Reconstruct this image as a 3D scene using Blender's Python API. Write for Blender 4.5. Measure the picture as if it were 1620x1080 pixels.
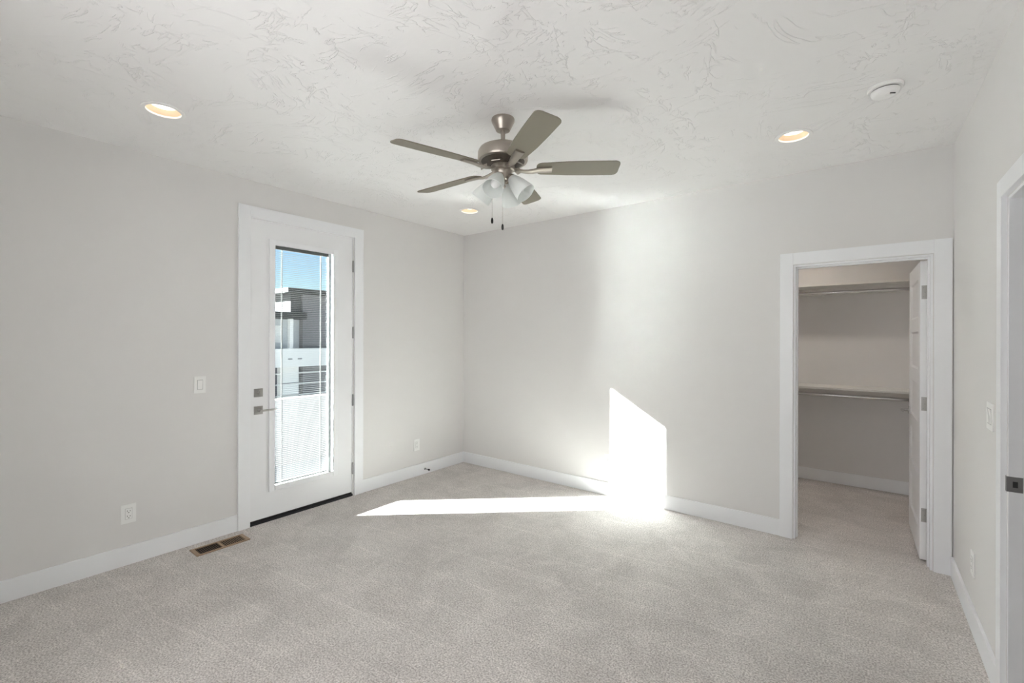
import bpy, bmesh, math, random
from mathutils import Vector, Matrix

for o in list(bpy.data.objects):
    bpy.data.objects.remove(o, do_unlink=True)
C = bpy.context.scene.collection
scene = bpy.context.scene
PI = math.pi
random.seed(4)

# ------------------------------------------------------------------ room size
W = 4.287          # room width (x), left wall x=0, right wall x=W
H = 2.74           # ceiling
YF = -4.14         # wall behind the camera; the far wall is y=0
CD = 1.80          # closet depth
CX0 = 2.30         # closet left end

# ------------------------------------------------------------------ camera
F_PX, YAW, HY, ROLL = 716.05, 0.65887, 535.245, 0.00277
cam_d = bpy.data.cameras.new('camera')
cam = bpy.data.objects.new('camera', cam_d)
C.objects.link(cam)
cam.location = (3.82922, -3.98645, 1.4955)
cam_d.sensor_fit = 'HORIZONTAL'
cam_d.sensor_width = 36.0
cam_d.lens = F_PX / 1620.0 * 36.0
cam_d.shift_y = (HY - 540.0) / 1620.0
cam_d.clip_start = 0.02
cam_d.clip_end = 400
cam.rotation_euler = (Matrix.Rotation(YAW, 3, 'Z') @ Matrix.Rotation(PI/2, 3, 'X') @ Matrix.Rotation(ROLL, 3, 'Z')).to_euler()
scene.camera = cam

# ------------------------------------------------------------------ light
SUNDIR = Vector((1.12, 1.0, -0.69)).normalized()      # travel direction of the sunlight
world = bpy.data.worlds.new('world')
scene.world = world
world.use_nodes = True
nt = world.node_tree
nt.nodes.clear()
wo = nt.nodes.new('ShaderNodeOutputWorld')
bg = nt.nodes.new('ShaderNodeBackground')
sky = nt.nodes.new('ShaderNodeTexSky')
sky.sky_type = 'NISHITA'
sky.sun_disc = False
sky.sun_elevation = math.asin(-SUNDIR.z)
sky.sun_rotation = math.atan2(-SUNDIR.x, -SUNDIR.y)
sky.altitude = 900
sky.air_density = 1.0
sky.dust_density = 0.6
sky.ozone_density = 1.5
bg.inputs['Strength'].default_value = 0.185
nt.links.new(sky.outputs[0], bg.inputs[0])
nt.links.new(bg.outputs[0], wo.inputs[0])

sd = bpy.data.lights.new('sun', 'SUN')
sd.energy = 230.0
sd.angle = math.radians(0.6)
sd.color = (1.0, 0.985, 0.97)
so = bpy.data.objects.new('sun', sd)
C.objects.link(so)
so.rotation_euler = SUNDIR.to_track_quat('-Z', 'Y').to_euler()
so.location = (-6, -6, 6)

# added fill light, set in an invented window behind the camera
FILL_WIN = (1.75, 3.35, 0.70, 2.30)       # x0,x1,z0,z1
ad = bpy.data.lights.new('added_fill_light', 'AREA')
ad.shape = 'RECTANGLE'
ad.size = FILL_WIN[1]-FILL_WIN[0]-0.12
ad.size_y = FILL_WIN[3]-FILL_WIN[2]-0.12
ad.energy = 22.5
ad.color = (1.0, 0.985, 0.985)
ao = bpy.data.objects.new('added_fill_light', ad)
C.objects.link(ao)
ao.location = ((FILL_WIN[0]+FILL_WIN[1])/2, YF-0.065, (FILL_WIN[2]+FILL_WIN[3])/2)
ao.rotation_euler = (PI/2, 0, 0)

scene.view_settings.view_transform = 'Standard'
scene.view_settings.look = 'None'
scene.view_settings.exposure = 0.16
scene.view_settings.gamma = 1.0
scene.view_settings.use_curve_mapping = False

scene.cycles.sample_clamp_indirect = 0.0
scene.cycles.diffuse_bounces = 8
scene.cycles.max_bounces = 14
scene.cycles.transparent_max_bounces = 16
scene.cycles.blur_glossy = 0.0

CAN_W = 4.5        # emission strength of a recessed lamp's disc

# ------------------------------------------------------------------ materials
def principled(name, col, rough=0.5, metal=0.0, spec=0.5):
    m = bpy.data.materials.new(name)
    m.use_nodes = True
    b = m.node_tree.nodes['Principled BSDF']
    b.inputs['Base Color'].default_value = (*col, 1)
    b.inputs['Roughness'].default_value = rough
    b.inputs['Metallic'].default_value = metal
    b.inputs['Specular IOR Level'].default_value = spec
    return m

def nodes(m):
    t = m.node_tree
    return t, t.nodes, t.links, t.nodes['Principled BSDF']

def add_noise_bump(m, scale, strength, dist, detail=3.0, rough=0.5):
    t, n, l, b = nodes(m)
    tc = n.new('ShaderNodeTexCoord')
    nz = n.new('ShaderNodeTexNoise')
    nz.inputs['Scale'].default_value = scale
    nz.inputs['Detail'].default_value = detail
    nz.inputs['Roughness'].default_value = rough
    bp = n.new('ShaderNodeBump')
    bp.inputs['Strength'].default_value = strength
    bp.inputs['Distance'].default_value = dist
    l.new(tc.outputs['Object'], nz.inputs['Vector'])
    l.new(nz.outputs['Fac'], bp.inputs['Height'])
    l.new(bp.outputs['Normal'], b.inputs['Normal'])
    return m

M = {}
M['wall'] = add_noise_bump(principled('wall_paint', (0.752, 0.741, 0.733), 0.62, spec=0.25), 38, 0.10, 0.004, 4)
M['trim'] = principled('trim_paint', (0.87, 0.88, 0.90), 0.38, spec=0.4)
M['door'] = principled('door_paint', (0.86, 0.865, 0.88), 0.40, spec=0.4)
M['plastic'] = principled('white_plastic', (0.88, 0.88, 0.87), 0.32)
M['slat'] = principled('blind_slat_enamel', (0.165, 0.165, 0.163), 0.36, 0.0, spec=1.0)
M['nickel'] = principled('satin_nickel', (0.46, 0.45, 0.44), 0.34, 1.0)
M['hinge'] = principled('hinge_steel', (0.36, 0.36, 0.36), 0.42, 1.0)
M['groove'] = principled('plate_groove', (0.45, 0.45, 0.45), 0.6)
M['recess'] = principled('shadow_dark_recess', (0.10, 0.085, 0.07), 0.5, 0.6)  # shadow under the fan motor put into the metal's colour
M['chrome'] = principled('chrome_rod', (0.72, 0.72, 0.71), 0.16, 1.0)
M['rubber'] = principled('black_rubber', (0.012, 0.012, 0.013), 0.6)
M['slot'] = principled('dark_slot', (0.03, 0.03, 0.03), 0.6)
M['fan_metal'] = principled('brushed_nickel', (0.44, 0.40, 0.355), 0.36, 1.0)
M['blade'] = add_noise_bump(principled('fan_blade_finish', (0.225, 0.205, 0.16), 0.48, spec=0.35), 60, 0.02, 0.001)
M['vent'] = principled('vent_bronze', (0.42, 0.30, 0.20), 0.45, 0.55)
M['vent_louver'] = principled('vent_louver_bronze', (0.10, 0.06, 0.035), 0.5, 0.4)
M['black'] = principled('duct_black', (0.006, 0.006, 0.006), 0.9)
M['baffle'] = principled('cream_baffle', (0.74, 0.59, 0.43), 0.35)
M['shelf'] = principled('shelf_paint', (0.74, 0.73, 0.70), 0.5)
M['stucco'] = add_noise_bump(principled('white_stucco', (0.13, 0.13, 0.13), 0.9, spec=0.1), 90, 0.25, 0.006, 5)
M['deck'] = add_noise_bump(principled('deck_coating', (0.16, 0.16, 0.165), 0.85, spec=0.1), 70, 0.3, 0.004, 5)
M['roof'] = principled('flat_roof', (0.35, 0.35, 0.36), 0.8)

def brushed(m, sx=1.0, sz=140.0):
    t, n, l, b = nodes(m)
    tc = n.new('ShaderNodeTexCoord')
    mp = n.new('ShaderNodeMapping')
    mp.inputs['Scale'].default_value = (sx*60, sx*60, sz*4)
    nz = n.new('ShaderNodeTexNoise')
    nz.inputs['Scale'].default_value = 3
    r = n.new('ShaderNodeMapRange')
    r.inputs['To Min'].default_value = 0.26
    r.inputs['To Max'].default_value = 0.42
    l.new(tc.outputs['Object'], mp.inputs['Vector'])
    l.new(mp.outputs[0], nz.inputs['Vector'])
    l.new(nz.outputs['Fac'], r.inputs['Value'])
    l.new(r.outputs[0], b.inputs['Roughness'])
brushed(M['fan_metal'])

# skip-trowel ceiling: thin curved ridges and low plates under paint
def ceiling_mat():
    m = principled('skip_trowel_ceiling', (0.87, 0.862, 0.860), 0.60, spec=0.25)
    t, n, l, b = nodes(m)
    tc = n.new('ShaderNodeTexCoord')
    wz = n.new('ShaderNodeTexNoise'); wz.inputs['Scale'].default_value = 1.1; wz.inputs['Detail'].default_value = 1
    l.new(tc.outputs['Object'], wz.inputs['Vector'])
    ad1 = n.new('ShaderNodeVectorMath'); ad1.operation = 'MULTIPLY_ADD'
    ad1.inputs[1].default_value = (0.9, 0.9, 0)
    l.new(wz.outputs['Color'], ad1.inputs[0])
    l.new(tc.outputs['Object'], ad1.inputs[2])
    def ridges(sc, stretch, width, off):
        mp = n.new('ShaderNodeMapping')
        mp.inputs['Scale'].default_value = stretch
        mp.inputs['Location'].default_value = (off, off*1.7, 0)
        l.new(ad1.outputs[0], mp.inputs['Vector'])
        nz = n.new('ShaderNodeTexNoise')
        nz.inputs['Scale'].default_value = sc
        nz.inputs['Detail'].default_value = 3.0
        nz.inputs['Distortion'].default_value = 0.6
        l.new(mp.outputs[0], nz.inputs['Vector'])
        s = n.new('ShaderNodeMath'); s.operation = 'SUBTRACT'; s.inputs[1].default_value = 0.5
        l.new(nz.outputs['Fac'], s.inputs[0])
        a = n.new('ShaderNodeMath'); a.operation = 'ABSOLUTE'
        l.new(s.outputs[0], a.inputs[0])
        r = n.new('ShaderNodeMapRange')
        r.interpolation_type = 'SMOOTHSTEP'
        r.inputs['From Min'].default_value = 0.0
        r.inputs['From Max'].default_value = width
        r.inputs['To Min'].default_value = 1.0
        r.inputs['To Max'].default_value = 0.0
        l.new(a.outputs[0], r.inputs['Value'])
        # ridges fade in and out along their length
        mk = n.new('ShaderNodeTexNoise'); mk.inputs['Scale'].default_value = sc*0.55; mk.inputs['Detail'].default_value = 2
        l.new(mp.outputs[0], mk.inputs['Vector'])
        mr = n.new('ShaderNodeMapRange'); mr.interpolation_type = 'SMOOTHSTEP'
        mr.inputs['From Min'].default_value = 0.50
        mr.inputs['From Max'].default_value = 0.60
        l.new(mk.outputs['Fac'], mr.inputs['Value'])
        mu = n.new('ShaderNodeMath'); mu.operation = 'MULTIPLY'
        l.new(r.outputs[0], mu.inputs[0]); l.new(mr.outputs[0], mu.inputs[1])
        return mu
    r1 = ridges(6.5, (1.0, 2.6, 1), 0.020, 3.1)
    r2 = ridges(7.5, (2.6, 1.0, 1), 0.022, 9.7)
    sm = n.new('ShaderNodeMath'); sm.operation = 'ADD'
    l.new(r1.outputs[0], sm.inputs[0]); l.new(r2.outputs[0], sm.inputs[1])
    fn = n.new('ShaderNodeTexNoise'); fn.inputs['Scale'].default_value = 30; fn.inputs['Detail'].default_value = 4
    l.new(tc.outputs['Object'], fn.inputs['Vector'])
    s2 = n.new('ShaderNodeMath'); s2.operation = 'MULTIPLY_ADD'; s2.inputs[1].default_value = 0.25
    l.new(fn.outputs['Fac'], s2.inputs[0]); l.new(sm.outputs[0], s2.inputs[2])
    bp = n.new('ShaderNodeBump'); bp.inputs['Strength'].default_value = 0.66; bp.inputs['Distance'].default_value = 0.0042
    l.new(s2.outputs[0], bp.inputs['Height'])
    l.new(bp.outputs['Normal'], b.inputs['Normal'])
    return m
M['ceiling'] = ceiling_mat()

# cut-pile carpet: fine speckle, tufts, brushed patches and vacuum tracks
def carpet_mat():
    m = principled('cut_pile_carpet', (0.5, 0.45, 0.4), 0.95, spec=0.05)
    t, n, l, b = nodes(m)
    b.inputs['Sheen Weight'].default_value = 0.15
    tc = n.new('ShaderNodeTexCoord')
    fine = n.new('ShaderNodeTexNoise'); fine.inputs['Scale'].default_value = 120; fine.inputs['Detail'].default_value = 3; fine.inputs['Roughness'].default_value = 0.7
    mid = n.new('ShaderNodeTexNoise'); mid.inputs['Scale'].default_value = 26; mid.inputs['Detail'].default_value = 3
    big = n.new('ShaderNodeTexNoise'); big.inputs['Scale'].default_value = 3.4; big.inputs['Detail'].default_value = 5; big.inputs['Roughness'].default_value = 0.6; big.inputs['Distortion'].default_value = 0.7
    for x in (fine, mid, big):
        l.new(tc.outputs['Object'], x.inputs['Vector'])
    # vacuum tracks, about 0.28 m apart, running away from the patio door
    mp = n.new('ShaderNodeMapping'); mp.inputs['Rotation'].default_value = (0, 0, math.radians(-8))
    l.new(tc.outputs['Object'], mp.inputs['Vector'])
    wv = n.new('ShaderNodeTexWave'); wv.bands_direction = 'Y'; wv.wave_profile = 'SAW'
    wv.inputs['Scale'].default_value = 1.15; wv.inputs['Distortion'].default_value = 1.6; wv.inputs['Detail'].default_value = 1
    l.new(mp.outputs[0], wv.inputs['Vector'])
    wr = n.new('ShaderNodeMapRange'); wr.inputs['From Min'].default_value = 0.9; wr.inputs['From Max'].default_value = 1.0
    l.new(wv.outputs['Fac'], wr.inputs['Value'])
    rf = n.new('ShaderNodeValToRGB')
    rf.color_ramp.elements[0].position = 0.36; rf.color_ramp.elements[0].color = (0.37, 0.338, 0.316, 1)
    rf.color_ramp.elements[1].position = 0.62; rf.color_ramp.elements[1].color = (0.83, 0.79, 0.762, 1)
    l.new(fine.outputs['Fac'], rf.inputs[0])
    def scale(src, fmin, fmax, a, bb):
        r = n.new('ShaderNodeMapRange')
        r.inputs['From Min'].default_value = fmin; r.inputs['From Max'].default_value = fmax
        r.inputs['To Min'].default_value = a; r.inputs['To Max'].default_value = bb
        l.new(src, r.inputs['Value']); return r.outputs[0]
    k1 = scale(mid.outputs['Fac'], 0.3, 0.7, 0.95, 1.05)
    k2 = scale(big.outputs['Fac'], 0.38, 0.62, 0.91, 1.07)
    k3 = scale(wr.outputs[0], 0, 1, 1.0, 1.10)
    a = n.new('ShaderNodeMath'); a.operation = 'MULTIPLY'; l.new(k1, a.inputs[0]); l.new(k2, a.inputs[1])
    c = n.new('ShaderNodeMath'); c.operation = 'MULTIPLY'; l.new(a.outputs[0], c.inputs[0]); l.new(k3, c.inputs[1])
    vm = n.new('ShaderNodeVectorMath'); vm.operation = 'SCALE'
    l.new(rf.outputs[0], vm.inputs[0]); l.new(c.outputs[0], vm.inputs['Scale'])
    l.new(vm.outputs[0], b.inputs['Base Color'])
    hs = n.new('ShaderNodeMath'); hs.operation = 'MULTIPLY_ADD'; hs.inputs[1].default_value = 0.6
    l.new(mid.outputs['Fac'], hs.inputs[0]); l.new(fine.outputs['Fac'], hs.inputs[2])
    bp = n.new('ShaderNodeBump'); bp.inputs['Strength'].default_value = 0.7; bp.inputs['Distance'].default_value = 0.006
    l.new(hs.outputs[0], bp.inputs['Height']); l.new(bp.outputs['Normal'], b.inputs['Normal'])
    return m
M['carpet'] = carpet_mat()

def glass_mat():
    m = bpy.data.materials.new('clear_window_glass'); m.use_nodes = True
    t = m.node_tree; t.nodes.clear()
    o = t.nodes.new('ShaderNodeOutputMaterial')
    tr = t.nodes.new('ShaderNodeBsdfTransparent'); tr.inputs[0].default_value = (0.94, 0.965, 0.96, 1)
    gl = t.nodes.new('ShaderNodeBsdfGlossy'); gl.inputs['Roughness'].default_value = 0.02
    fr = t.nodes.new('ShaderNodeFresnel'); fr.inputs['IOR'].default_value = 1.3
    mx = t.nodes.new('ShaderNodeMixShader')
    t.links.new(fr.outputs[0], mx.inputs[0]); t.links.new(tr.outputs[0], mx.inputs[1]); t.links.new(gl.outputs[0], mx.inputs[2])
    t.links.new(mx.outputs[0], o.inputs[0])
    return m
M['glass'] = glass_mat()

def frosted_mat():
    m = bpy.data.materials.new('frosted_shade_glass'); m.use_nodes = True
    t = m.node_tree; t.nodes.clear()
    o = t.nodes.new('ShaderNodeOutputMaterial')
    d = t.nodes.new('ShaderNodeBsdfDiffuse'); d.inputs[0].default_value = (0.90, 0.92, 0.91, 1)
    tl = t.nodes.new('ShaderNodeBsdfTranslucent'); tl.inputs[0].default_value = (0.93, 0.95, 0.94, 1)
    gl = t.nodes.new('ShaderNodeBsdfGlossy'); gl.inputs['Roughness'].default_value = 0.25
    tr = t.nodes.new('ShaderNodeBsdfTransparent')
    m1 = t.nodes.new('ShaderNodeMixShader'); m1.inputs[0].default_value = 0.35
    m2 = t.nodes.new('ShaderNodeMixShader'); m2.inputs[0].default_value = 0.06
    m3 = t.nodes.new('ShaderNodeMixShader'); m3.inputs[0].default_value = 0.02
    L = t.links
    L.new(d.outputs[0], m1.inputs[1]); L.new(tl.outputs[0], m1.inputs[2])
    L.new(m1.outputs[0], m2.inputs[1]); L.new(gl.outputs[0], m2.inputs[2])
    L.new(m2.outputs[0], m3.inputs[1]); L.new(tr.outputs[0], m3.inputs[2])
    L.new(m3.outputs[0], o.inputs[0])
    return m
M['frosted'] = frosted_mat()

def emit_mat(name, col, s):
    m = bpy.data.materials.new(name); m.use_nodes = True
    t = m.node_tree; t.nodes.clear()
    o = t.nodes.new('ShaderNodeOutputMaterial'); e = t.nodes.new('ShaderNodeEmission')
    e.inputs[0].default_value = (*col, 1); e.inputs[1].default_value = s
    t.links.new(e.outputs[0], o.inputs[0])
    return m
M['lamp'] = emit_mat('lamp_disc', (1.0, 0.88, 0.74), CAN_W)
M['closet_lamp'] = emit_mat('closet_lamp_disc', (1.0, 0.92, 0.84), 185.0)

def siding_mat(name, col, sc):
    m = principled(name, col, 0.8, spec=0.1)
    t, n, l, b = nodes(m)
    tc = n.new('ShaderNodeTexCoord')
    wv = n.new('ShaderNodeTexWave'); wv.bands_direction = 'Z'; wv.wave_profile = 'SAW'
    wv.inputs['Scale'].default_value = sc
    l.new(tc.outputs['Object'], wv.inputs['Vector'])
    bp = n.new('ShaderNodeBump'); bp.inputs['Strength'].default_value = 0.6; bp.inputs['Distance'].default_value = 0.02
    l.new(wv.outputs['Fac'], bp.inputs['Height']); l.new(bp.outputs['Normal'], b.inputs['Normal'])
    return m
M['tower'] = siding_mat('dark_siding', (0.145, 0.14, 0.15), 1.4)
M['siding'] = siding_mat('pale_siding', (0.42, 0.44, 0.46), 1.4)
M['render_white'] = principled('white_render', (0.62, 0.62, 0.62), 0.9, spec=0.1)
M['fascia'] = principled('fascia_metal', (0.035, 0.035, 0.036), 0.6, spec=0.1)
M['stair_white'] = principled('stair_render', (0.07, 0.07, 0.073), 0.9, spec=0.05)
M['garage_dark'] = principled('dark_recess', (0.10, 0.10, 0.115), 0.7)
M['house_glass'] = principled('house_window_glass', (0.10, 0.13, 0.15), 0.1)
M['ground'] = add_noise_bump(principled('concrete_ground', (0.12, 0.117, 0.114), 0.9), 4, 0.2, 0.02)

# ------------------------------------------------------------------ mesh helpers
class MB:
    def __init__(s):
        s.bm = bmesh.new()
    def box(s, x0, x1, y0, y1, z0, z1, bevel=0, mat=None):
        c = [Vector((x, y, z)) for x in (x0, x1) for y in (y0, y1) for z in (z0, z1)]
        if mat is not None:
            c = [mat @ v for v in c]
        v = [s.bm.verts.new(p) for p in c]
        idx = [(0, 1, 3, 2), (4, 6, 7, 5), (0, 4, 5, 1), (2, 3, 7, 6), (0, 2, 6, 4), (1, 5, 7, 3)]
        f = [s.bm.faces.new([v[i] for i in q]) for q in idx]
        if bevel > 0:
            es = set(e for q in f for e in q.edges)
            bmesh.ops.bevel(s.bm, geom=list(es), offset=bevel, segments=2, profile=0.7, affect='EDGES')
        return s
    def lathe(s, prof, seg=32, mat=None, caps=True):
        rings = []
        for r, z in prof:
            ring = []
            for k in range(seg):
                a = 2*PI*k/seg
                p = Vector((r*math.cos(a), r*math.sin(a), z))
                if mat is not None: p = mat @ p
                ring.append(s.bm.verts.new(p))
            rings.append(ring)
        for i in range(len(rings)-1):
            A, B = rings[i], rings[i+1]
            for k in range(seg):
                s.bm.faces.new((A[k], A[(k+1) % seg], B[(k+1) % seg], B[k]))
        if caps:
            s.bm.faces.new(list(reversed(rings[0])))
            s.bm.faces.new(rings[-1])
        return s
    def tube(s, pts, r, seg=12, mat=None):
        pts = [Vector(p) for p in pts]
        rs = r if isinstance(r, (list, tuple)) else [r]*len(pts)
        rings = []
        for i, p in enumerate(pts):
            d = (pts[min(i+1, len(pts)-1)] - pts[max(i-1, 0)]).normalized()
            q = d.to_track_quat('Z', 'Y').to_matrix()
            ring = []
            for k in range(seg):
                a = 2*PI*k/seg
                v = p + q @ Vector((rs[i]*math.cos(a), rs[i]*math.sin(a), 0))
                if mat is not None: v = mat @ v
                ring.append(s.bm.verts.new(v))
            rings.append(ring)
        for i in range(len(rings)-1):
            A, B = rings[i], rings[i+1]
            for k in range(seg):
                s.bm.faces.new((A[k], A[(k+1) % seg], B[(k+1) % seg], B[k]))
        s.bm.faces.new(list(reversed(rings[0])))
        s.bm.faces.new(rings[-1])
        return s
    def prism(s, pts, z0, z1, mat=None, bevel=0):
        lo = [Vector((p[0], p[1], z0)) for p in pts]
        hi = [Vector((p[0], p[1], z1)) for p in pts]
        if mat is not None:
            lo = [mat @ v for v in lo]; hi = [mat @ v for v in hi]
        a = [s.bm.verts.new(v) for v in lo]; b = [s.bm.verts.new(v) for v in hi]
        n = len(pts)
        f = [s.bm.faces.new(list(reversed(a))), s.bm.faces.new(b)]
        for i in range(n):
            s.bm.faces.new((a[i], a[(i+1) % n], b[(i+1) % n], b[i]))
        if bevel:
            es = set(e for q in f for e in q.edges)
            bmesh.ops.bevel(s.bm, geom=list(es), offset=bevel, segments=2, affect='EDGES')
        return s
    def build(s, name, mat, parent=None, smooth=False, loc=None):
        bmesh.ops.recalc_face_normals(s.bm, faces=s.bm.faces)
        me = bpy.data.meshes.new(name)
        s.bm.to_mesh(me); s.bm.free()
        if smooth:
            for p in me.polygons: p.use_smooth = True
            me.set_sharp_from_angle(angle=math.radians(38))
        me.materials.append(M[mat] if isinstance(mat, str) else mat)
        o = bpy.data.objects.new(name, me)
        C.objects.link(o)
        if loc is not None: o.location = loc
        if parent is not None: o.parent = parent
        return o

def empty(name, loc, rz=0.0):
    o = bpy.data.objects.new(name, None)
    o.empty_display_size = 0.1
    C.objects.link(o)
    o.location = loc; o.rotation_euler = (0, 0, rz)
    return o

def tag(o, label, cat, group=None):
    o['label'] = label; o['category'] = cat
    if group: o['group'] = group
    return o

def struct(o, label=None):
    o['kind'] = 'structure'
    if label: o['label'] = label
    return o

def copy_tree(o, parent=None):
    c = o.copy(); C.objects.link(c); c.parent = parent
    for ch in o.children: copy_tree(ch, c)
    return c

# ================================================================== SETTING
# openings
D1 = (-2.430, -1.512, 2.445)                 # patio door clear opening y0,y1,top
D2 = (3.421, 4.190, 2.050)                   # closet opening x0,x1,top
D3 = (-2.165, -1.352, 2.065)                 # hall opening y0,y1,top
TL, TB = 0.16, 0.12                          # wall thickness

m = MB(); m.box(-TL*0, W, YF, CD, -0.12, 0.0)
struct(m.build('floor', 'carpet'), 'pale greige cut pile carpet with faint vacuum tracks')

# ceiling with lamp holes
CANS = [(0.795, -3.195), (0.795, -0.750), (3.492, -0.740)]
CLAMP = (3.25, 0.95)
bm = bmesh.new()
def loop(pts, z):
    v = [bm.verts.new((x, y, z)) for x, y in pts]
    return [bm.edges.new((v[i], v[(i+1) % len(v)])) for i in range(len(v))]
es = loop([(-TL, YF-0.12), (W+1.6, YF-0.12), (W+1.6, CD+0.12), (-TL, CD+0.12)], H)
for (x, y) in CANS + [CLAMP]:
    es += loop([(x+0.083*math.cos(2*PI*k/40), y+0.083*math.sin(2*PI*k/40)) for k in range(40)], H)
bmesh.ops.triangle_fill(bm, use_beauty=True, use_dissolve=False, edges=es)
mm = MB(); mm.bm.free(); mm.bm = bm
mm.box(-TL, W+1.6, YF-0.12, CD+0.12, H+0.16, H+0.24)
struct(mm.build('ceiling', 'ceiling'), 'white skip trowel textured ceiling')

m = MB()
m.box(-TL, 0, YF-0.12, D1[0], -0.12, H).box(-TL, 0, D1[1], CD+0.12, -0.12, H).box(-TL, 0, D1[0], D1[1], D1[2], H).box(-TL, 0, D1[0], D1[1], -0.12, -0.02)
struct(m.build('wall_left', 'wall'), 'warm light grey wall with the glazed patio door')
m = MB()
m.box(0, D2[0], 0, TB, 0, H).box(D2[1], W, 0, TB, 0, H).box(D2[0], D2[1], 0, TB, D2[2], H)
struct(m.build('wall_back', 'wall'), 'warm light grey far wall with the sunlit patch and closet opening')
m = MB()
m.box(W, W+TB, YF-0.12, D3[0], -0.12, H).box(W, W+TB, D3[1], CD+0.12, -0.12, H).box(W, W+TB, D3[0], D3[1], D3[2], H)
struct(m.build('wall_right', 'wall'), 'warm light grey wall at the right edge with the hall doorway')
m = MB()
m.box(0, FILL_WIN[0], YF-0.12, YF, -0.12, H).box(FILL_WIN[1], W, YF-0.12, YF, -0.12, H)
m.box(FILL_WIN[0], FILL_WIN[1], YF-0.12, YF, -0.12, FILL_WIN[2]).box(FILL_WIN[0], FILL_WIN[1], YF-0.12, YF, FILL_WIN[3], H)
struct(m.build('wall_front', 'wall'))
m = MB()
m.box(CX0-0.1, CX0, TB, CD, 0, H)
struct(m.build('wall_closet_side', 'wall'))
m = MB()
m.box(0, W, CD, CD+0.12, -0.12, H)
struct(m.build('wall_closet_back', 'wall'), 'grey back wall inside the closet')
# hall beyond the right doorway
m = MB()
m.box(W+1.5, W+1.6, -3.3, -0.3, -0.12, H).box(W+TB, W+1.5, -3.3, -3.2, -0.12, H).box(W+TB, W+1.5, -0.4, -0.3, -0.12, H)
struct(m.build('wall_hall', 'wall'))
m = MB(); m.box(W, W+1.5, -3.2, -0.4, -0.12, -0.001)
struct(m.build('floor_hall', 'carpet'))

# invented window for the fill light; its closed panel keeps the sun out
fr = MB()
for (a, b, c, d) in ((FILL_WIN[0], FILL_WIN[0]+0.05, FILL_WIN[2], FILL_WIN[3]), (FILL_WIN[1]-0.05, FILL_WIN[1], FILL_WIN[2], FILL_WIN[3]), (FILL_WIN[0]+0.05, FILL_WIN[1]-0.05, FILL_WIN[2], FILL_WIN[2]+0.05), (FILL_WIN[0]+0.05, FILL_WIN[1]-0.05, FILL_WIN[3]-0.05, FILL_WIN[3])):
    fr.box(a, b, YF-0.115, YF-0.05, c, d)
w1 = struct(fr.build('added_window_1', 'trim'))
m = MB(); m.box(FILL_WIN[0]+0.05, FILL_WIN[1]-0.05, YF-0.10, YF-0.095, FILL_WIN[2]+0.05, FILL_WIN[3]-0.05)
m.build('fill_light_backing', 'stucco', w1)

# baseboards
BH, BT = 0.124, 0.014
def base(name, runs, label=None):
    m = MB()
    for (x0, x1, y0, y1) in runs:
        m.box(x0, x1, y0, y1, 0, BH, 0.003)
    struct(m.build(name, 'trim'), label)
base('baseboard_left', [(0, BT, YF, -2.516), (0, BT, -1.406, 0)], 'white baseboard along the patio door wall')
base('baseboard_back', [(BT, 3.333, -BT, 0)], 'white baseboard along the far wall')
base('baseboard_right', [(W-BT, W, -1.272, -0.019), (W-BT, W, YF, -2.245)], 'white baseboard along the right wall')
base('baseboard_front', [(BT, W-BT, YF, YF+BT)])
base('baseboard_closet', [(CX0, W, CD-BT, CD), (CX0, CX0+BT, TB, CD-BT), (W-BT, W, TB, CD-BT), (CX0+BT, 3.33, TB, TB+BT)], 'white baseboard inside the closet')

# casings
CT = 0.019
def casing_y(name, x0, x1, ya, yb, yc, yd, zi, zo, label):
    # ya outer, yb inner, yc inner, yd outer
    m = MB()
    m.box(x0, x1, ya, yb, 0, zo, 0.002).box(x0, x1, yc, yd, 0, zo, 0.002).box(x0, x1, yb+0.0005, yc-0.0005, zi, zo, 0.002)
    return struct(m.build(name, 'trim'), label)
casing_y('trim_1', 0, CT, -2.515, D1[0]+0.002, D1[1]+0.012, -1.407, D1[2]+0.002, 2.537, 'white flat casing around the patio door')
m = MB()
m.box(3.333, D2[0]-0.004, -CT, 0, 0, 2.141, 0.002).box(D2[1]+0.004, 4.279, -CT, 0, 0, 2.141, 0.002).box(D2[0]-0.0035, D2[1]+0.0035, -CT, 0, D2[2]+0.004, 2.141, 0.002)
struct(m.build('trim_2', 'trim'), 'white flat casing around the closet doorway')
casing_y('trim_3', W-CT, W, -2.245, D3[0]-0.004, D3[1]+0.006, -1.272, D3[2]+0.004, 2.143, 'white casing of the hall doorway at the right edge')

# jambs with stops
m = MB()
x0, x1, zt = D2
m.box(x0, x0+0.012, 0, TB, 0, zt, 0.001).box(x1-0.012, x1, 0, TB, 0, zt, 0.001).box(x0+0.012, x1-0.012, 0, TB, zt-0.012, zt, 0.001)
m.box(x0+0.012, x0+0.022, 0.042, 0.078, 0, zt-0.012, 0.002).box(x0+0.022, x1-0.022, 0.042, 0.078, zt-0.022, zt-0.012, 0.002).box(x1-0.022, x1-0.012, 0.042, 0.078, 0, zt-0.012, 0.002)
struct(m.build('trim_4', 'trim'), 'white door jamb lining the closet opening')
m = MB()
y0, y1, zt = D3
m.box(W, W+TB, y1-0.012, y1, 0, zt, 0.001).box(W, W+TB, y0, y0+0.012, 0, zt, 0.001).box(W, W+TB, y0+0.012, y1-0.012, zt-0.012, zt, 0.001)
m.box(W+0.060, W+0.095, y1-0.024, y1-0.012, 0, zt-0.012, 0.002).box(W+0.060, W+0.095, y0+0.012, y0+0.024, 0, zt-0.012, 0.002).box(W+0.060, W+0.095, y0+0.024, y1-0.024, zt-0.024, zt-0.012, 0.002)
jamb3 = struct(m.build('trim_5', 'trim'), 'grey shaded door jamb with a strike plate')
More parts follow.
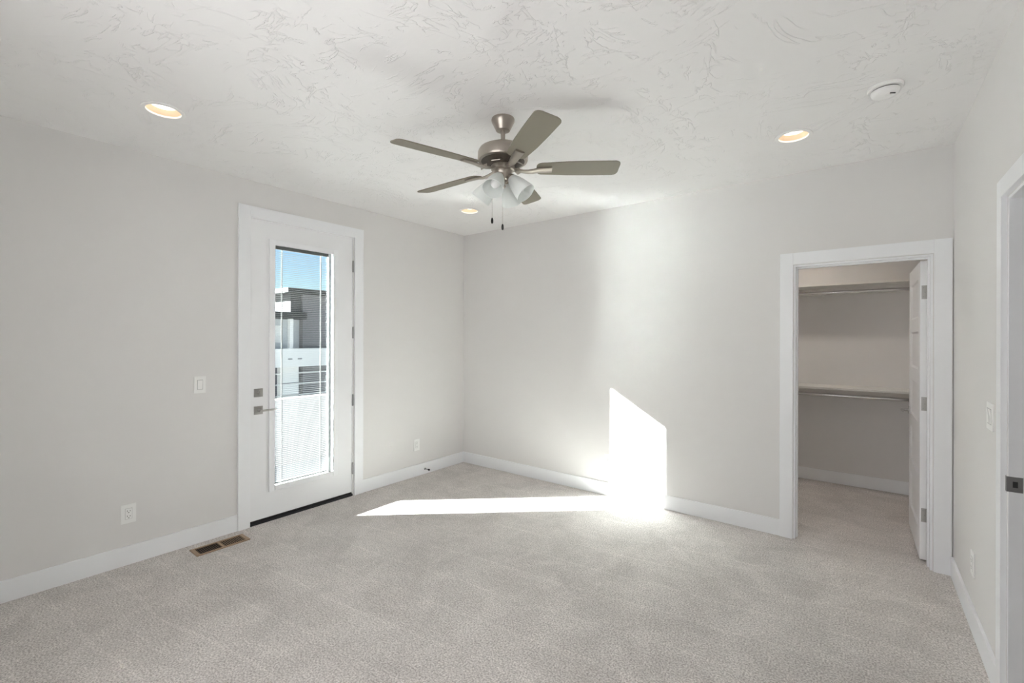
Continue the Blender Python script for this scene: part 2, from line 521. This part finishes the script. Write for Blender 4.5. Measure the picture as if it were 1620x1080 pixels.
# strike plate on that jamb
m = MB(); zc = 0.925
m.box(W-0.004, W+0.040, y1-0.0135, y1-0.0118, zc-0.030, zc+0.030, 0.0006)
m.box(W-0.0055, W-0.004, y1-0.013, y1+0.004, zc-0.030, zc+0.030, 0.0005)
sp = m.build('strike_plate', 'hinge', jamb3)
sp['label'] = 'dark steel strike plate'
m = MB(); m.box(W+0.012, W+0.026, y1-0.0139, y1-0.0134, zc-0.012, zc+0.012)
m.build('latch_hole', 'slot', sp)

# ------------------------------------------------------------------ patio door (door_1)
DX = -0.006         # room face of the slab
DTK = 0.044
y0, y1, zt = D1
GY0, GY1, GZ0, GZ1 = -2.238, -1.708, 0.275, 2.262     # glass hole
door = empty('door_1', (0, (y0+y1)/2, 0)); struct(door, 'white full glass patio door with enclosed mini blinds')
def dbuild(m, name, mat, smooth=False, par=None):
    o = m.build(name, mat, smooth=smooth)
    p = par or door
    o.parent = p
    o.matrix_parent_inverse = Matrix.Translation(-Vector((0, (D1[0]+D1[1])/2, 0)))if p is door else Matrix.Identity(4)
    if p is not door:
        pass
    return o
m = MB()
sy0, sy1, sz0, sz1 = y0+0.003, y1-0.004, 0.034, zt-0.004
m.box(DX-DTK, DX, sy0, GY0, sz0, sz1).box(DX-DTK, DX, GY1, sy1, sz0, sz1)
m.box(DX-DTK, DX, GY0, GY1, sz0, GZ0).box(DX-DTK, DX, GY0, GY1, GZ1, sz1)
slab = dbuild(m, 'door_slab', 'door')
# raised lite frame, both faces
m = MB()
fo = (-2.279, -1.667, 0.237, 2.303)
for xa, xb in ((DX-0.0005, DX+0.014), (DX-DTK-0.012, DX-DTK+0.0005)):
    m.box(xa, xb, fo[0], GY0+0.004, fo[2], fo[3], 0.004).box(xa, xb, GY1-0.004, fo[1], fo[2], fo[3], 0.004)
    m.box(xa, xb, GY0+0.0045, GY1-0.0045, fo[2], GZ0+0.004, 0.004).box(xa, xb, GY0+0.0045, GY1-0.0045, GZ1-0.004, fo[3], 0.004)
dbuild(m, 'glass_frame', 'trim')
# two panes with the blinds sealed between
m = MB()
m.box(DX-0.009, DX-0.006, GY0, GY1, GZ0, GZ1)
dbuild(m, 'glass_pane', 'glass')
m = MB()
m.box(DX-0.035, DX-0.032, GY0, GY1, GZ0, GZ1)
dbuild(m, 'glass_pane', 'glass')
# blinds
BY0, BY1 = GY0+0.008, -1.752
bl = empty('mini_blind', (0, 0, 0)); bl.parent = door
bl.matrix_parent_inverse = Matrix.Translation(-Vector((0, (D1[0]+D1[1])/2, 0)))
SLW, SLP, TILT = 0.0125, 0.0160, math.radians(3)
bmb = MB()
xc = DX-0.0205
z = GZ0+0.030
th = 0.00035
while z < GZ1-0.040:
    top = []; bot = []
    for i in range(7):
        u = (i/6-0.5)
        cx = u*SLW; cz = 0.00045*(1-4*u*u)
        px = cx*math.cos(TILT)-cz*math.sin(TILT); pz = cx*math.sin(TILT)+cz*math.cos(TILT)
        top.append((xc+px, z+pz+th)); bot.append((xc+px, z+pz))
    vt0 = [bmb.bm.verts.new((a, BY0, c)) for a, c in top]; vt1 = [bmb.bm.verts.new((a, BY1, c)) for a, c in top]
    vb0 = [bmb.bm.verts.new((a, BY0, c)) for a, c in bot]; vb1 = [bmb.bm.verts.new((a, BY1, c)) for a, c in bot]
    for i in range(6):
        bmb.bm.faces.new((vt0[i], vt0[i+1], vt1[i+1], vt1[i]))
        bmb.bm.faces.new((vb0[i], vb1[i], vb1[i+1], vb0[i+1]))
    bmb.bm.faces.new((vt0[0], vt1[0], vb1[0], vb0[0]))
    bmb.bm.faces.new((vt0[6], vb0[6], vb1[6], vt1[6]))
    bmb.bm.faces.new(vt0+list(reversed(vb0))); bmb.bm.faces.new(vt1+list(reversed(vb1)))
    z += SLP
slats = bmb.build('blind_slats', 'slat', bl, smooth=True)
m = MB(); m.box(xc-0.008, xc+0.008, BY0, BY1, GZ1-0.030, GZ1-0.002, 0.001); m.build('head_rail', 'slat', bl)
m = MB(); m.box(xc-0.007, xc+0.007, BY0, BY1, GZ0+0.008, GZ0+0.020, 0.001); m.build('bottom_rail', 'slat', bl)
for yy in (-2.165, -1.820):
    m = MB()
    for dx in (-0.0068, 0.0068):
        m.box(xc+dx-0.0006, xc+dx+0.0006, yy-0.0022, yy+0.0022, GZ0+0.015, GZ1-0.01)
    m.build('ladder_cord', 'slat', bl)
m = MB(); m.box(DX-0.031, DX-0.010, -1.750, -1.722, GZ0, GZ1, 0.001); m.build('side_rail', 'trim', bl)
m = MB(); m.box(DX+0.0142, DX+0.024, -1.712, -1.690, 1.78, 1.86, 0.003); dbuild(m, 'blind_slider', 'plastic')
m = MB(); m.box(DX+0.0142, DX+0.017, -1.7045, -1.6975, 0.42, 1.78, 0.001); dbuild(m, 'slider_track', 'plastic')
# hinges
for zc in (2.172, 1.545, 0.905, 0.258):
    m = MB(); m.lathe([(0.0072, -0.052), (0.0072, 0.052)], 14, Matrix.Translation((0.004, y1-0.001, zc)))
    m.lathe([(0.005, 0.052), (0.0065, 0.054), (0.0035, 0.059)], 12, Matrix.Translation((0.004, y1-0.001, zc)))
    m.box(-0.006, 0.0005, y1-0.0035, y1+0.010, zc-0.05, zc+0.05, 0.0005)
    dbuild(m, 'hinge', 'hinge', True)
# threshold and sweep
m = MB(); m.box(-0.13, 0.008, y0+0.001, y1-0.001, -0.02, 0.020, 0.003); dbuild(m, 'threshold', 'rubber')
m = MB(); m.box(DX-DTK+0.004, DX-0.002, y0+0.004, y1-0.005, 0.021, 0.034); dbuild(m, 'door_sweep', 'rubber')
# outer jamb
m = MB()
m.box(-TL, -0.001, y0-0.0005, y0+0.0025, 0.0, zt, 0).box(-TL, -0.001, y1-0.003, y1, 0.0, zt, 0).box(-TL, -0.001, y0+0.003, y1-0.003, zt-0.003, zt, 0)
m.box(-0.075, DX-DTK-0.001, y0+0.0025, y0+0.020, 0.02, zt-0.003).box(-0.075, DX-DTK-0.001, y1-0.020, y1-0.003, 0.02, zt-0.003)
dbuild(m, 'door_frame', 'trim')
# deadbolt and lever
def rosette(name, zc):
    m = MB(); m.box(DX, DX+0.009, -2.360-0.033, -2.360+0.033, zc-0.033, zc+0.033, 0.0015)
    return dbuild(m, name, 'nickel')
db = rosette('deadbolt', 1.055)
m = MB(); m.lathe([(0.014, 0), (0.013, 0.014)], 20, Matrix.Translation((DX+0.0085, -2.360, 1.055)) @ Matrix.Rotation(PI/2, 4, 'Y'))
m.box(DX+0.020, DX+0.034, -2.366, -2.354, 1.037, 1.073, 0.002)
o = m.build('thumb_turn', 'nickel', db, True)
dl = rosette('lever_handle', 0.914)
m = MB(); m.lathe([(0.012, 0), (0.0105, 0.052)], 20, Matrix.Translation((DX+0.0085, -2.360, 0.914)) @ Matrix.Rotation(PI/2, 4, 'Y'))
m.box(DX+0.046, DX+0.058, -2.372, -2.240, 0.907, 0.921, 0.002)
m.build('lever', 'nickel', dl, True)
# latch keepers in the edge gap
for zc in (1.055, 0.914):
    m = MB(); m.box(DX-0.002, 0.001, y0-0.0005, y0+0.0042, zc-0.03, zc+0.03); dbuild(m, 'latch_plate', 'hinge')

# ------------------------------------------------------------------ closet door (door_2), swung open into the closet
cd = empty('door_2', (4.1725, 0.130, 0)); struct(cd, 'white five panel door standing open into the closet')
cd.rotation_euler = (0, 0, math.radians(0.7))
T, DW, DH = 0.035, 0.735, 2.026
zb = 0.012
# local: y runs along the door away from the hinge; visible face is -x
rail_h = [0.185, 0.098, 0.098, 0.098, 0.098, 0.112]
ph = (DH-zb-sum(rail_h))/5
st = 0.112
m = MB()
m.box(-T, 0, 0, st, zb, DH, 0.0012).box(-T, 0, DW-st, DW, zb, DH, 0.0012)
z = zb; pans = []
for i, rh in enumerate(rail_h):
    m.box(-T+0.0002, -0.0002, st, DW-st, z, z+rh)
    z += rh
    if i < 5:
        pans.append((z, z+ph)); z += ph
m.build('door_frame', 'door', cd)
for (a, b) in pans:
    p = MB()
    p.box(-T+0.010, -0.010, st, DW-st, a, b)
    po = p.build('door_panel', 'door', cd)
    # sticking bead
    s = MB()
    sx = -T+0.010
    for side in (0, 1):
        yy = st if side == 0 else DW-st
        d = 0.012 if side == 0 else -0.012
        v = [s.bm.verts.new(q) for q in ((-T+0.001, yy, a), (-T+0.001, yy, b), (sx-0.0005, yy+d, b-0.012), (sx-0.0005, yy+d, a+0.012))]
        s.bm.faces.new(v)
    for side in (0, 1):
        zz = a if side == 0 else b
        d = 0.012 if side == 0 else -0.012
        v = [s.bm.verts.new(q) for q in ((-T+0.001, st, zz), (-T+0.001, DW-st, zz), (sx-0.0005, DW-st-0.012, zz+d), (sx-0.0005, st+0.012, zz+d))]
        s.bm.faces.new(v)
    s.build('panel_bead', 'door', po)
for zc in (1.815, 1.062, 0.312):
    h = MB()
    h.box(-0.028, 0.002, -0.0022, 0.0002, zc-0.046, zc+0.046, 0.0008)
    h.lathe([(0.006, -0.046), (0.006, 0.046)], 14, Matrix.Translation((0.008, -0.004, zc)))
    ho = h.build('hinge', 'nickel', cd, True)
    for (hx, hz) in ((-0.018, 0.030), (-0.010, 0.0), (-0.018, -0.030)):
        k = MB(); k.lathe([(0.003, 0), (0.003, 0.0006)], 10, Matrix.Translation((hx, -0.0022, zc+hz)) @ Matrix.Rotation(PI/2, 4, 'X'))
        k.build('screw', 'hinge', ho, True)
h = MB()
yk, zk = DW-0.062, 0.935
h.box(-T-0.008, -T, yk-0.030, yk+0.030, zk-0.030, zk+0.030, 0.0015)
h.lathe([(0.011, 0), (0.010, 0.045)], 18, Matrix.Translation((-T-0.008, yk, zk)) @ Matrix.Rotation(-PI/2, 4, 'Y'))
h.box(-T-0.056, -T-0.045, yk-0.108, yk+0.010, zk-0.007, zk+0.007, 0.002)
h.build('door_handle', 'nickel', cd, True)

# ------------------------------------------------------------------ balcony and ground outside
m = MB()
m.box(-TL-0.02, -TL, YF-0.12, D1[0]-0.05, -0.26, H+0.24).box(-TL-0.02, -TL, D1[1]+0.05, CD+0.12, -0.26, H+0.24).box(-TL-0.02, -TL, D1[0]-0.05, D1[1]+0.05, D1[2]+0.05, H+0.24)
struct(m.build('wall_exterior', 'tower'))
m = MB(); m.box(-1.90, -TL, -5.2, 1.4, -0.25, -0.055)
struct(m.build('floor_balcony', 'deck'), 'grey balcony deck outside the patio door')
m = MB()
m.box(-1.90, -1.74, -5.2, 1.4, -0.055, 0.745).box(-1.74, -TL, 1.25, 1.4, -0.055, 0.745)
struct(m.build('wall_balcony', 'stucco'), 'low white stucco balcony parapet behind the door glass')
m = MB(); m.box(-120, 60, -80, 100, -3.6, -3.3)
struct(m.build('floor_ground', 'ground'))
m = MB(); m.box(-1.9, W+1.6, YF-1.2, CD+0.12, -3.3, -0.26)
struct(m.build('wall_lower_storey', 'stucco'))

# ------------------------------------------------------------------ neighbour house seen through the glass
nh = empty('neighboring_house', (-20, 8, -3.3))
tag(nh, 'modern flat roofed house with a dark siding tower seen through the patio door glass', 'house')
inv = Matrix.Translation((20, -8, 3.3))
def nb(m, name, mat, par=None):
    o = m.build(name, mat)
    o.parent = par or nh
    if par is None: o.matrix_parent_inverse = inv
    return o
G = -3.3
m = MB(); m.box(-26, -20.4, 8.60, 16.0, G, 3.88); tw = nb(m, 'tower', 'tower')
m = MB(); m.box(-26.6, -19.7, 7.45, 16.4, 3.88, 4.12); nb(m, 'tower_roof', 'fascia')
m = MB(); m.box(-25.5, -20.6, 8.02, 8.60, 2.5, 3.88); nb(m, 'stair_head', 'stair_white')
m = MB(); m.box(-26, -20.8, 1.0, 8.60, 0.9, 2.50); uw = nb(m, 'upper_wall', 'siding')
m = MB(); m.box(-26.6, -19.9, 0.5, 8.56, 2.50, 2.86); nb(m, 'lower_roof', 'fascia')
m = MB(); m.box(-24, -23.8, 7.9, 8.05, 2.86, 3.25); m.box(-24.05, -23.75, 7.85, 8.10, 3.25, 3.30); nb(m, 'roof_vent', 'fascia')
m = MB(); m.box(-20.8, -19.8, 1.0, 14.0, -0.03, 0.12).box(-19.95, -19.8, 1.0, 14.0, 0.12, 0.93).box(-20.8, -19.95, 13.85, 14.0, 0.12, 0.93); bw = nb(m, 'balcony', 'render_white')
for yy in (7.50, 8.02):
    m = MB(); m.box(-19.8, -19.78, yy, yy+0.22, 0.36, 0.42); nb(m, 'scupper', 'garage_dark')
for (a, b, z0_, z1_) in ((6.95, 7.62, 1.25, 2.15), (7.95, 8.25, 1.55, 2.15), (5.2, 6.2, 1.2, 2.1)):
    m = MB(); m.box(-20.8, -20.76, a, b, z0_, z1_); w = nb(m, 'window', 'render_white')
    m = MB(); m.box(-20.77, -20.745, a+0.06, b-0.06, z0_+0.06, z1_-0.06); g = nb(m, 'pane', 'house_glass'); g.parent = w; g.matrix_parent_inverse = inv
m = MB(); m.box(-20.3, -20.05, 7.72, 7.90, 0.93, 2.50); nb(m, 'porch_column', 'render_white')
m = MB(); m.box(-26, -20.7, 1.0, 16.0, G, -0.03); nb(m, 'lower_wall', 'garage_dark')
m = MB(); m.box(-20.72, -20.3, 7.36, 8.32, G, -0.03); pr = nb(m, 'garage_pier', 'render_white')
for zz in (-0.92, -1.55, -2.2):
    m = MB(); m.box(-20.3, -20.27, 7.36, 8.32, zz-0.02, zz+0.02); nb(m, 'pier_joint', 'garage_dark')
for (a, b) in ((4.9, 7.36), (8.32, 12.0)):
    m = MB()
    for zz in (-0.42, -1.0, -1.6, -2.2):
        m.box(-20.34, -20.28, a, b, zz, zz+0.05)
    nb(m, 'garage_rail', 'render_white')

# ================================================================== THINGS
# ------------------------------------------------------------------ recessed lamps
def downlight(loc, label, cat='ceiling light', group=None, lamp='lamp'):
    r = empty('recessed_light', loc)
    tag(r, label, cat, group)
    m = MB()
    m.lathe([(0.099, 0), (0.098, -0.005), (0.080, -0.006), (0.078, 0.0), (0.0785, 0.004), (0.0825, 0.004), (0.083, 0)], 48, caps=False)
    m.build('trim_ring', 'plastic', r, True)
    m = MB()
    m.lathe([(0.0788, 0.002), (0.070, 0.018), (0.0600, 0.034), (0.062, 0.036), (0.081, 0.002)], 48, caps=False)
    m.build('baffle', 'baffle', r, True)
    m = MB(); m.lathe([(0.0605, 0.031), (0.0605, 0.036)], 40)
    m.build('lens', lamp, r)
    m = MB(); m.lathe([(0.0828, 0.006), (0.0828, 0.10), (0.0, 0.10)], 32, caps=False)
    m.build('housing', 'hinge', r)
    return r
GR = 'lit recessed ceiling lights'
downlight((CANS[0][0], CANS[0][1], H), 'lit recessed ceiling light nearest the left edge of the photo', group=GR)
downlight((CANS[1][0], CANS[1][1], H), 'lit recessed ceiling light in the far corner below the fan blades', group=GR)
downlight((CANS[2][0], CANS[2][1], H), 'lit recessed ceiling light above the closet doorway near the smoke detector', group=GR)
downlight((CLAMP[0], CLAMP[1], H), 'recessed light in the closet ceiling above the shelves', lamp='closet_lamp')

# ------------------------------------------------------------------ smoke detector
sm = empty('smoke_detector', (3.915, -1.095, H)); tag(sm, 'round white smoke detector on the ceiling above the closet end', 'smoke detector')
m = MB(); m.lathe([(0.072, 0), (0.072, -0.010), (0.068, -0.014), (0.058, -0.015)], 48); m.build('base_ring', 'plastic', sm, True)
m = MB(); m.lathe([(0.0555, -0.0148), (0.0555, -0.019)], 40); m.build('vent_gap', 'slot', sm, True)
m = MB(); m.lathe([(0.058, -0.019), (0.059, -0.024), (0.055, -0.036), (0.046, -0.044), (0.028, -0.047), (0.001, -0.048)], 48); hd = m.build('cover', 'plastic', sm, True)
m = MB(); m.lathe([(0.011, -0.0475), (0.010, -0.0505), (0.001, -0.051)], 24, Matrix.Translation((0.012, -0.012, 0))); bt = m.build('test_button', 'plastic', sm, True)
m = MB(); m.box(-0.012, 0.012, -0.002, 0.002, -0.0500, -0.0462, 0, Matrix.Translation((0.028, -0.024, 0.001)) @ Matrix.Rotation(0.6, 4, 'Z')); m.build('sounder_slot', 'slot', sm)

# ------------------------------------------------------------------ ceiling fan
FC = Vector((2.213, -1.988, H))
fan = empty('ceiling_fan', FC); tag(fan, 'five blade ceiling fan in brushed nickel with four frosted glass shades', 'ceiling fan')
m = MB(); m.lathe([(0.064, 0), (0.066, -0.006), (0.065, -0.016), (0.059, -0.028), (0.043, -0.060), (0.039, -0.067), (0.030, -0.069), (0.016, -0.067)], 48)
m.build('canopy', 'fan_metal', fan, True)
m = MB(); m.lathe([(0.0125, -0.062), (0.0125, -0.150), (0.018, -0.152), (0.018, -0.165)], 24); m.build('downrod', 'fan_metal', fan, True)
m = MB(); m.lathe([(0.016, -0.148), (0.060, -0.151), (0.105, -0.160), (0.132, -0.174), (0.142, -0.192), (0.143, -0.232), (0.139, -0.240), (0.128, -0.244), (0.122, -0.243)], 64)
mot = m.build('motor_housing', 'fan_metal', fan, True)
m = MB(); m.lathe([(0.124, -0.2425), (0.108, -0.252), (0.092, -0.262), (0.064, -0.268)], 64, caps=False)
m.build('vent_recess', 'recess', mot, True)
for k in range(5):
    m = MB(); a0 = math.radians(38.5+36+72*k)
    Mx = Matrix.Rotation(a0, 4, 'Z') @ Matrix.Translation((0.096, 0, -0.2625)) @ Matrix.Rotation(math.radians(27), 4, 'Y')
    m.box(-0.034, 0.034, -0.026, 0.026, -0.003, 0.001, 0.001, Mx)
    m.build('vent_rib', 'fan_metal', mot)
m = MB(); m.lathe([(0.066, -0.264), (0.067, -0.270), (0.067, -0.290), (0.060, -0.296), (0.050, -0.297)], 48); m.build('flywheel', 'fan_metal', fan, True)
m = MB(); m.lathe([(0.052, -0.294), (0.053, -0.299), (0.050, -0.310), (0.043, -0.330), (0.034, -0.342), (0.020, -0.347), (0.016, -0.356), (0.013, -0.374), (0.017, -0.380), (0.015, -0.388), (0.006, -0.395), (0.001, -0.397)], 40)
kit = m.build('light_kit', 'fan_metal', fan, True)

# blade outline (x outward)
def blade_pts():
    pts = []
    R0, R1 = 0.185, 0.655
    w0, w1 = 0.050, 0.066
    rc = 0.030
    def arc(cx, cy, r, a0, a1, n=7):
        return [(cx+r*math.cos(math.radians(a0+(a1-a0)*i/n)), cy+r*math.sin(math.radians(a0+(a1-a0)*i/n))) for i in range(n+1)]
    pts += arc(R1-rc, -w1+rc, rc, -90, 0)
    pts += arc(R1-rc, w1-rc, rc, 0, 90)
    pts += [(0.50, w1*0.995), (0.36, w1*0.95)]
    pts += arc(R0+0.030, w0-0.028, 0.030, 95, 180)
    pts += arc(R0+0.030, -w0+0.028, 0.030, 180, 265)
    pts += [(0.36, -w1*0.95), (0.50, -w1*0.995)]
    return pts
PITCH = math.radians(13)
def make_blade():
    b = MB()
    b.prism(blade_pts(), -0.003, 0.003, Matrix.Translation((0, 0, -0.284)) @ Matrix.Rotation(-PITCH, 4, 'X'), 0.0012)
    bo = b.build('blade', 'blade', fan, True)
    g = MB()
    # curved iron: arm from the flywheel dipping below and a pad under the blade
    Mx = Matrix.Identity(4)
    n = 9; pr_ = []
    for i in range(n):
        t = i/(n-1)
        x = 0.058+0.215*t
        if t < 0.6:
            zz = -0.284-0.016*math.sin(PI*t/0.75)
        else:
            zz = -0.284-0.016*math.sin(PI*0.6/0.75)+ (t-0.6)*0.010
        wv = 0.015+0.012*t if t < 0.55 else 0.0225+0.004*(t-0.55)
        tilt = -PITCH*min(1, t/0.6)
        c, s_ = math.cos(tilt), math.sin(tilt)
        pr_.append([(x, yy*c-hh*s_, zz+yy*s_+hh*c) for yy, hh in ((-wv, -0.004), (-wv*0.55, -0.0075), (wv*0.55, -0.0075), (wv, -0.004), (wv, 0.002), (-wv, 0.002))])
    vs = [[g.bm.verts.new(p) for p in r] for r in pr_]
    for i in range(n-1):
        for k in range(6):
            g.bm.faces.new((vs[i][k], vs[i][(k+1) % 6], vs[i+1][(k+1) % 6], vs[i+1][k]))
    g.bm.faces.new(vs[0]); g.bm.faces.new(list(reversed(vs[-1])))
    g.build('blade_bracket', 'fan_metal', bo, True)
    return bo
b0 = make_blade()
PH = 38.5
for k in range(5):
    b = b0 if k == 0 else copy_tree(b0, fan)
    # the fan hangs slightly out of true
    ax = Vector((math.cos(math.radians(-145+90)), math.sin(math.radians(-145+90)), 0))
    b.rotation_euler = (Matrix.Rotation(math.radians(1.1), 3, ax) @ Matrix.Rotation(math.radians(PH+72*k), 3, 'Z')).to_euler()

def make_shade():
    s = empty('lamp_shade_arm', (0, 0, 0)); return s
TS = math.radians(42)      # tilt from straight down
def shade_set():
    Mx = Matrix.Translation((0.040, 0, -0.328)) @ Matrix.Rotation(PI-TS, 4, 'Y')
    # local +z points outward and down along the shade axis
    f = MB(); f.lathe([(0.010, -0.02), (0.013, 0.0), (0.024, 0.010), (0.027, 0.028), (0.026, 0.030)], 28, Mx)
    fo = f.build('shade_holder', 'fan_metal', fan, True)
    g = MB()
    prof = [(0.025, 0.018), (0.030, 0.030), (0.039, 0.052), (0.048, 0.085), (0.055, 0.120), (0.059, 0.150), (0.0565, 0.150), (0.0525, 0.120), (0.0455, 0.085), (0.0365, 0.052), (0.0275, 0.030), (0.0225, 0.018)]
    g.lathe(prof, 40, Mx, caps=False)
    g.build('glass_shade', 'frosted', fo, True)
    h = MB(); h.lathe([(0.012, 0.022), (0.013, 0.045), (0.022, 0.068), (0.027, 0.088), (0.024, 0.106), (0.013, 0.117), (0.001, 0.119)], 24, Mx)
    h.build('bulb', 'plastic', fo, True)
    return fo
s0 = shade_set()
for k in range(4):
    s = s0 if k == 0 else copy_tree(s0, fan)
    s.rotation_euler = (0, 0, math.radians(-74+90*k))
cdir = Vector((math.cos(math.radians(-142)), math.sin(math.radians(-142)), 0))   # towards the left of the view
for (off, zend, depth) in ((0.060, -0.586, 0.010), (0.000, -0.632, 0.052)):
    p = cdir*off + Vector((math.cos(math.radians(-52)), math.sin(math.radians(-52)), 0))*depth
    m = MB(); m.tube([(p.x*0.75, p.y*0.75, -0.312), (p.x, p.y, -0.322), (p.x, p.y, zend+0.02)], 0.0011, 8)
    ch = m.build('pull_chain', 'fan_metal', fan, True)
    m = MB(); m.lathe([(0.002, zend+0.024), (0.0055, zend+0.018), (0.0068, zend+0.006), (0.0060, zend-0.006), (0.002, zend-0.010)], 16, Matrix.Translation((p.x, p.y, 0)))
    m.build('chain_fob', 'rubber', ch, True)

# ------------------------------------------------------------------ wall plates (local: +x out of the wall, y along it, origin on the wall)
def outlet(loc, rz, label, w=0.078, h=0.124):
    r = empty('wall_outlet', loc, rz); tag(r, label, 'outlet')
    m = MB(); m.box(0, 0.006, -w/2, w/2, -h/2, h/2, 0.0018); m.build('cover_plate', 'plastic', r)
    m = MB(); m.box(0.006, 0.0085, -0.017, 0.017, -0.034, 0.034, 0.001); rc = m.build('receptacle', 'plastic', r)
    m = MB(); m.box(0.0059, 0.0064, -0.0185, 0.0185, -0.0355, 0.0355); m.build('plate_groove', 'groove', r)
    for zz in (0.017, -0.017):
        m = MB()
        m.box(0.0084, 0.0088, -0.0085, -0.0060, zz-0.002, zz+0.007).box(0.0084, 0.0088, 0.0060, 0.0085, zz-0.002, zz+0.006)
        m.lathe([(0.0028, 0), (0.0028, 0.0004)], 10, Matrix.Translation((0.0084, 0, zz-0.009)) @ Matrix.Rotation(PI/2, 4, 'Y'))
        m.build('socket_slots', 'slot', rc)
    return r
def switch(loc, rz, label, gangs=1, h=0.122):
    r = empty('light_switch', loc, rz); tag(r, label, 'light switch')
    w = 0.074+0.046*(gangs-1)
    m = MB(); m.box(0, 0.006, -w/2, w/2, -h/2, h/2, 0.0018); m.build('cover_plate', 'plastic', r)
    for g in range(gangs):
        yc = (g-(gangs-1)/2)*0.046
        m = MB()
        m.box(0.0059, 0.0066, yc-0.0180, yc+0.0180, -0.0350, 0.0350); m.build('plate_groove', 'groove', r)
        m = MB()
        m.prism([(-0.032, 0.0060), (0.032, 0.0060), (0.032, 0.0112), (0.0, 0.0080), (-0.032, 0.0074)], -0.0155, 0.0155, Matrix.Translation((0, yc, 0)) @ Matrix(((0, 1, 0, 0), (0, 0, 1, 0), (1, 0, 0, 0), (0, 0, 0, 1))), 0.0006)
        m.build('rocker', 'plastic', r)
    return r
outlet((0, -3.172, 0.334), 0, 'white duplex outlet on the left wall near the floor vent')
outlet((0, -0.730, 0.338), 0, 'small white outlet on the left wall between patio door and corner')
outlet((1.912, 0, 0.330), -PI/2, 'white outlet at the edge of the sunlit patch on far wall')
outlet((W, -0.665, 0.335), PI, 'white outlet low on the right wall beside the closet')
switch((0, -2.767, 1.152), 0, 'white rocker switch on the wall left of the patio door')
switch((W, -1.062, 1.152), PI, 'white two gang rocker switch on the right wall by the hall doorway', 2)

# ------------------------------------------------------------------ door stop
ds = empty('door_stop', (BT, -0.622, 0.056)); tag(ds, 'dark rigid door stop fixed to the left baseboard', 'door stop')
RY = Matrix.Rotation(PI/2, 4, 'Y')
m = MB(); m.lathe([(0.012, 0), (0.012, 0.004), (0.0045, 0.008), (0.0045, 0.058)], 20, RY); m.build('post', 'hinge', ds, True)
m = MB(); m.lathe([(0.0085, 0.056), (0.0095, 0.060), (0.0095, 0.070), (0.007, 0.074)], 20, RY); m.build('bumper', 'rubber', ds, True)

# ------------------------------------------------------------------ floor register
fv = empty('floor_vent', (0.172, -2.688, 0.0)); tag(fv, 'bronze metal floor vent in the carpet beside the patio door', 'floor vent')
hx, hy = 0.072, 0.171
m = MB()
m.box(-hx, hx, -hy, -hy+0.026, 0, 0.006, 0.0015).box(-hx, hx, hy-0.026, hy, 0, 0.006, 0.0015)
m.box(-hx, -hx+0.018, -hy+0.026, hy-0.026, 0, 0.006, 0.0015).box(hx-0.018, hx, -hy+0.026, hy-0.026, 0, 0.006, 0.0015)
m.box(-hx+0.018, hx-0.018, -0.007, 0.007, 0, 0.006, 0.001)
m.build('frame', 'vent', fv)
m = MB(); m.box(-hx+0.016, hx-0.016, -hy+0.024, hy-0.024, 0.0002, 0.0012); m.build('duct_opening', 'black', fv)
for side in (-1, 1):
    n = 11
    for k in range(n):
        yy = side*(0.007+(hy-0.026-0.007)*(k+0.5)/n)
        m = MB()
        m.box(-hx+0.018, hx-0.018, -0.0016, 0.0016, -0.0022, 0.0022, 0, Matrix.Translation((0, yy, 0.0036)) @ Matrix.Rotation(side*0.5, 4, 'X'))
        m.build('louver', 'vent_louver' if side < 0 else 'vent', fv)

# ------------------------------------------------------------------ closet shelves and rods
def shelf(zt, label):
    s = empty('closet_shelf', (3.30, CD, zt)); tag(s, label, 'shelf', 'closet shelves')
    x0, x1 = CX0-3.30, W-3.30
    m = MB(); m.box(x0+0.001, x1-0.001, -0.352, -0.001, -0.019, 0, 0.0015); m.build('board', 'shelf', s)
    m = MB(); m.box(x0+0.001, x1-0.001, -0.020, -0.001, -0.090, -0.0195, 0.001); m.build('cleat', 'shelf', s)
    for xx in (x0+0.001, x1-0.020):
        m = MB(); m.box(xx, xx+0.019, -0.335, -0.0205, -0.090, -0.0195, 0.001); m.build('side_cleat', 'shelf', s)
    return s
def rod(zr, label):
    s = empty('closet_rod', (3.30, CD-0.285, zr)); tag(s, label, 'closet rod', 'closet hanging rods')
    x0, x1 = CX0-3.30+0.022, W-3.30-0.022
    m = MB(); m.lathe([(0.0165, x0), (0.0165, x1)], 24, RY); m.build('tube', 'chrome', s, True)
    for xx in (x0, x1-0.004):
        m = MB(); m.lathe([(0.030, xx), (0.030, xx+0.004)], 24, RY); m.build('flange', 'hinge', s, True)
    return s
shelf(2.044, 'upper white closet shelf seen from below through the doorway')
shelf(1.022, 'lower white closet shelf at mid height of the closet')
rod(1.960, 'chrome hanging rod under the upper closet shelf')
rod(0.940, 'chrome hanging rod under the lower closet shelf')
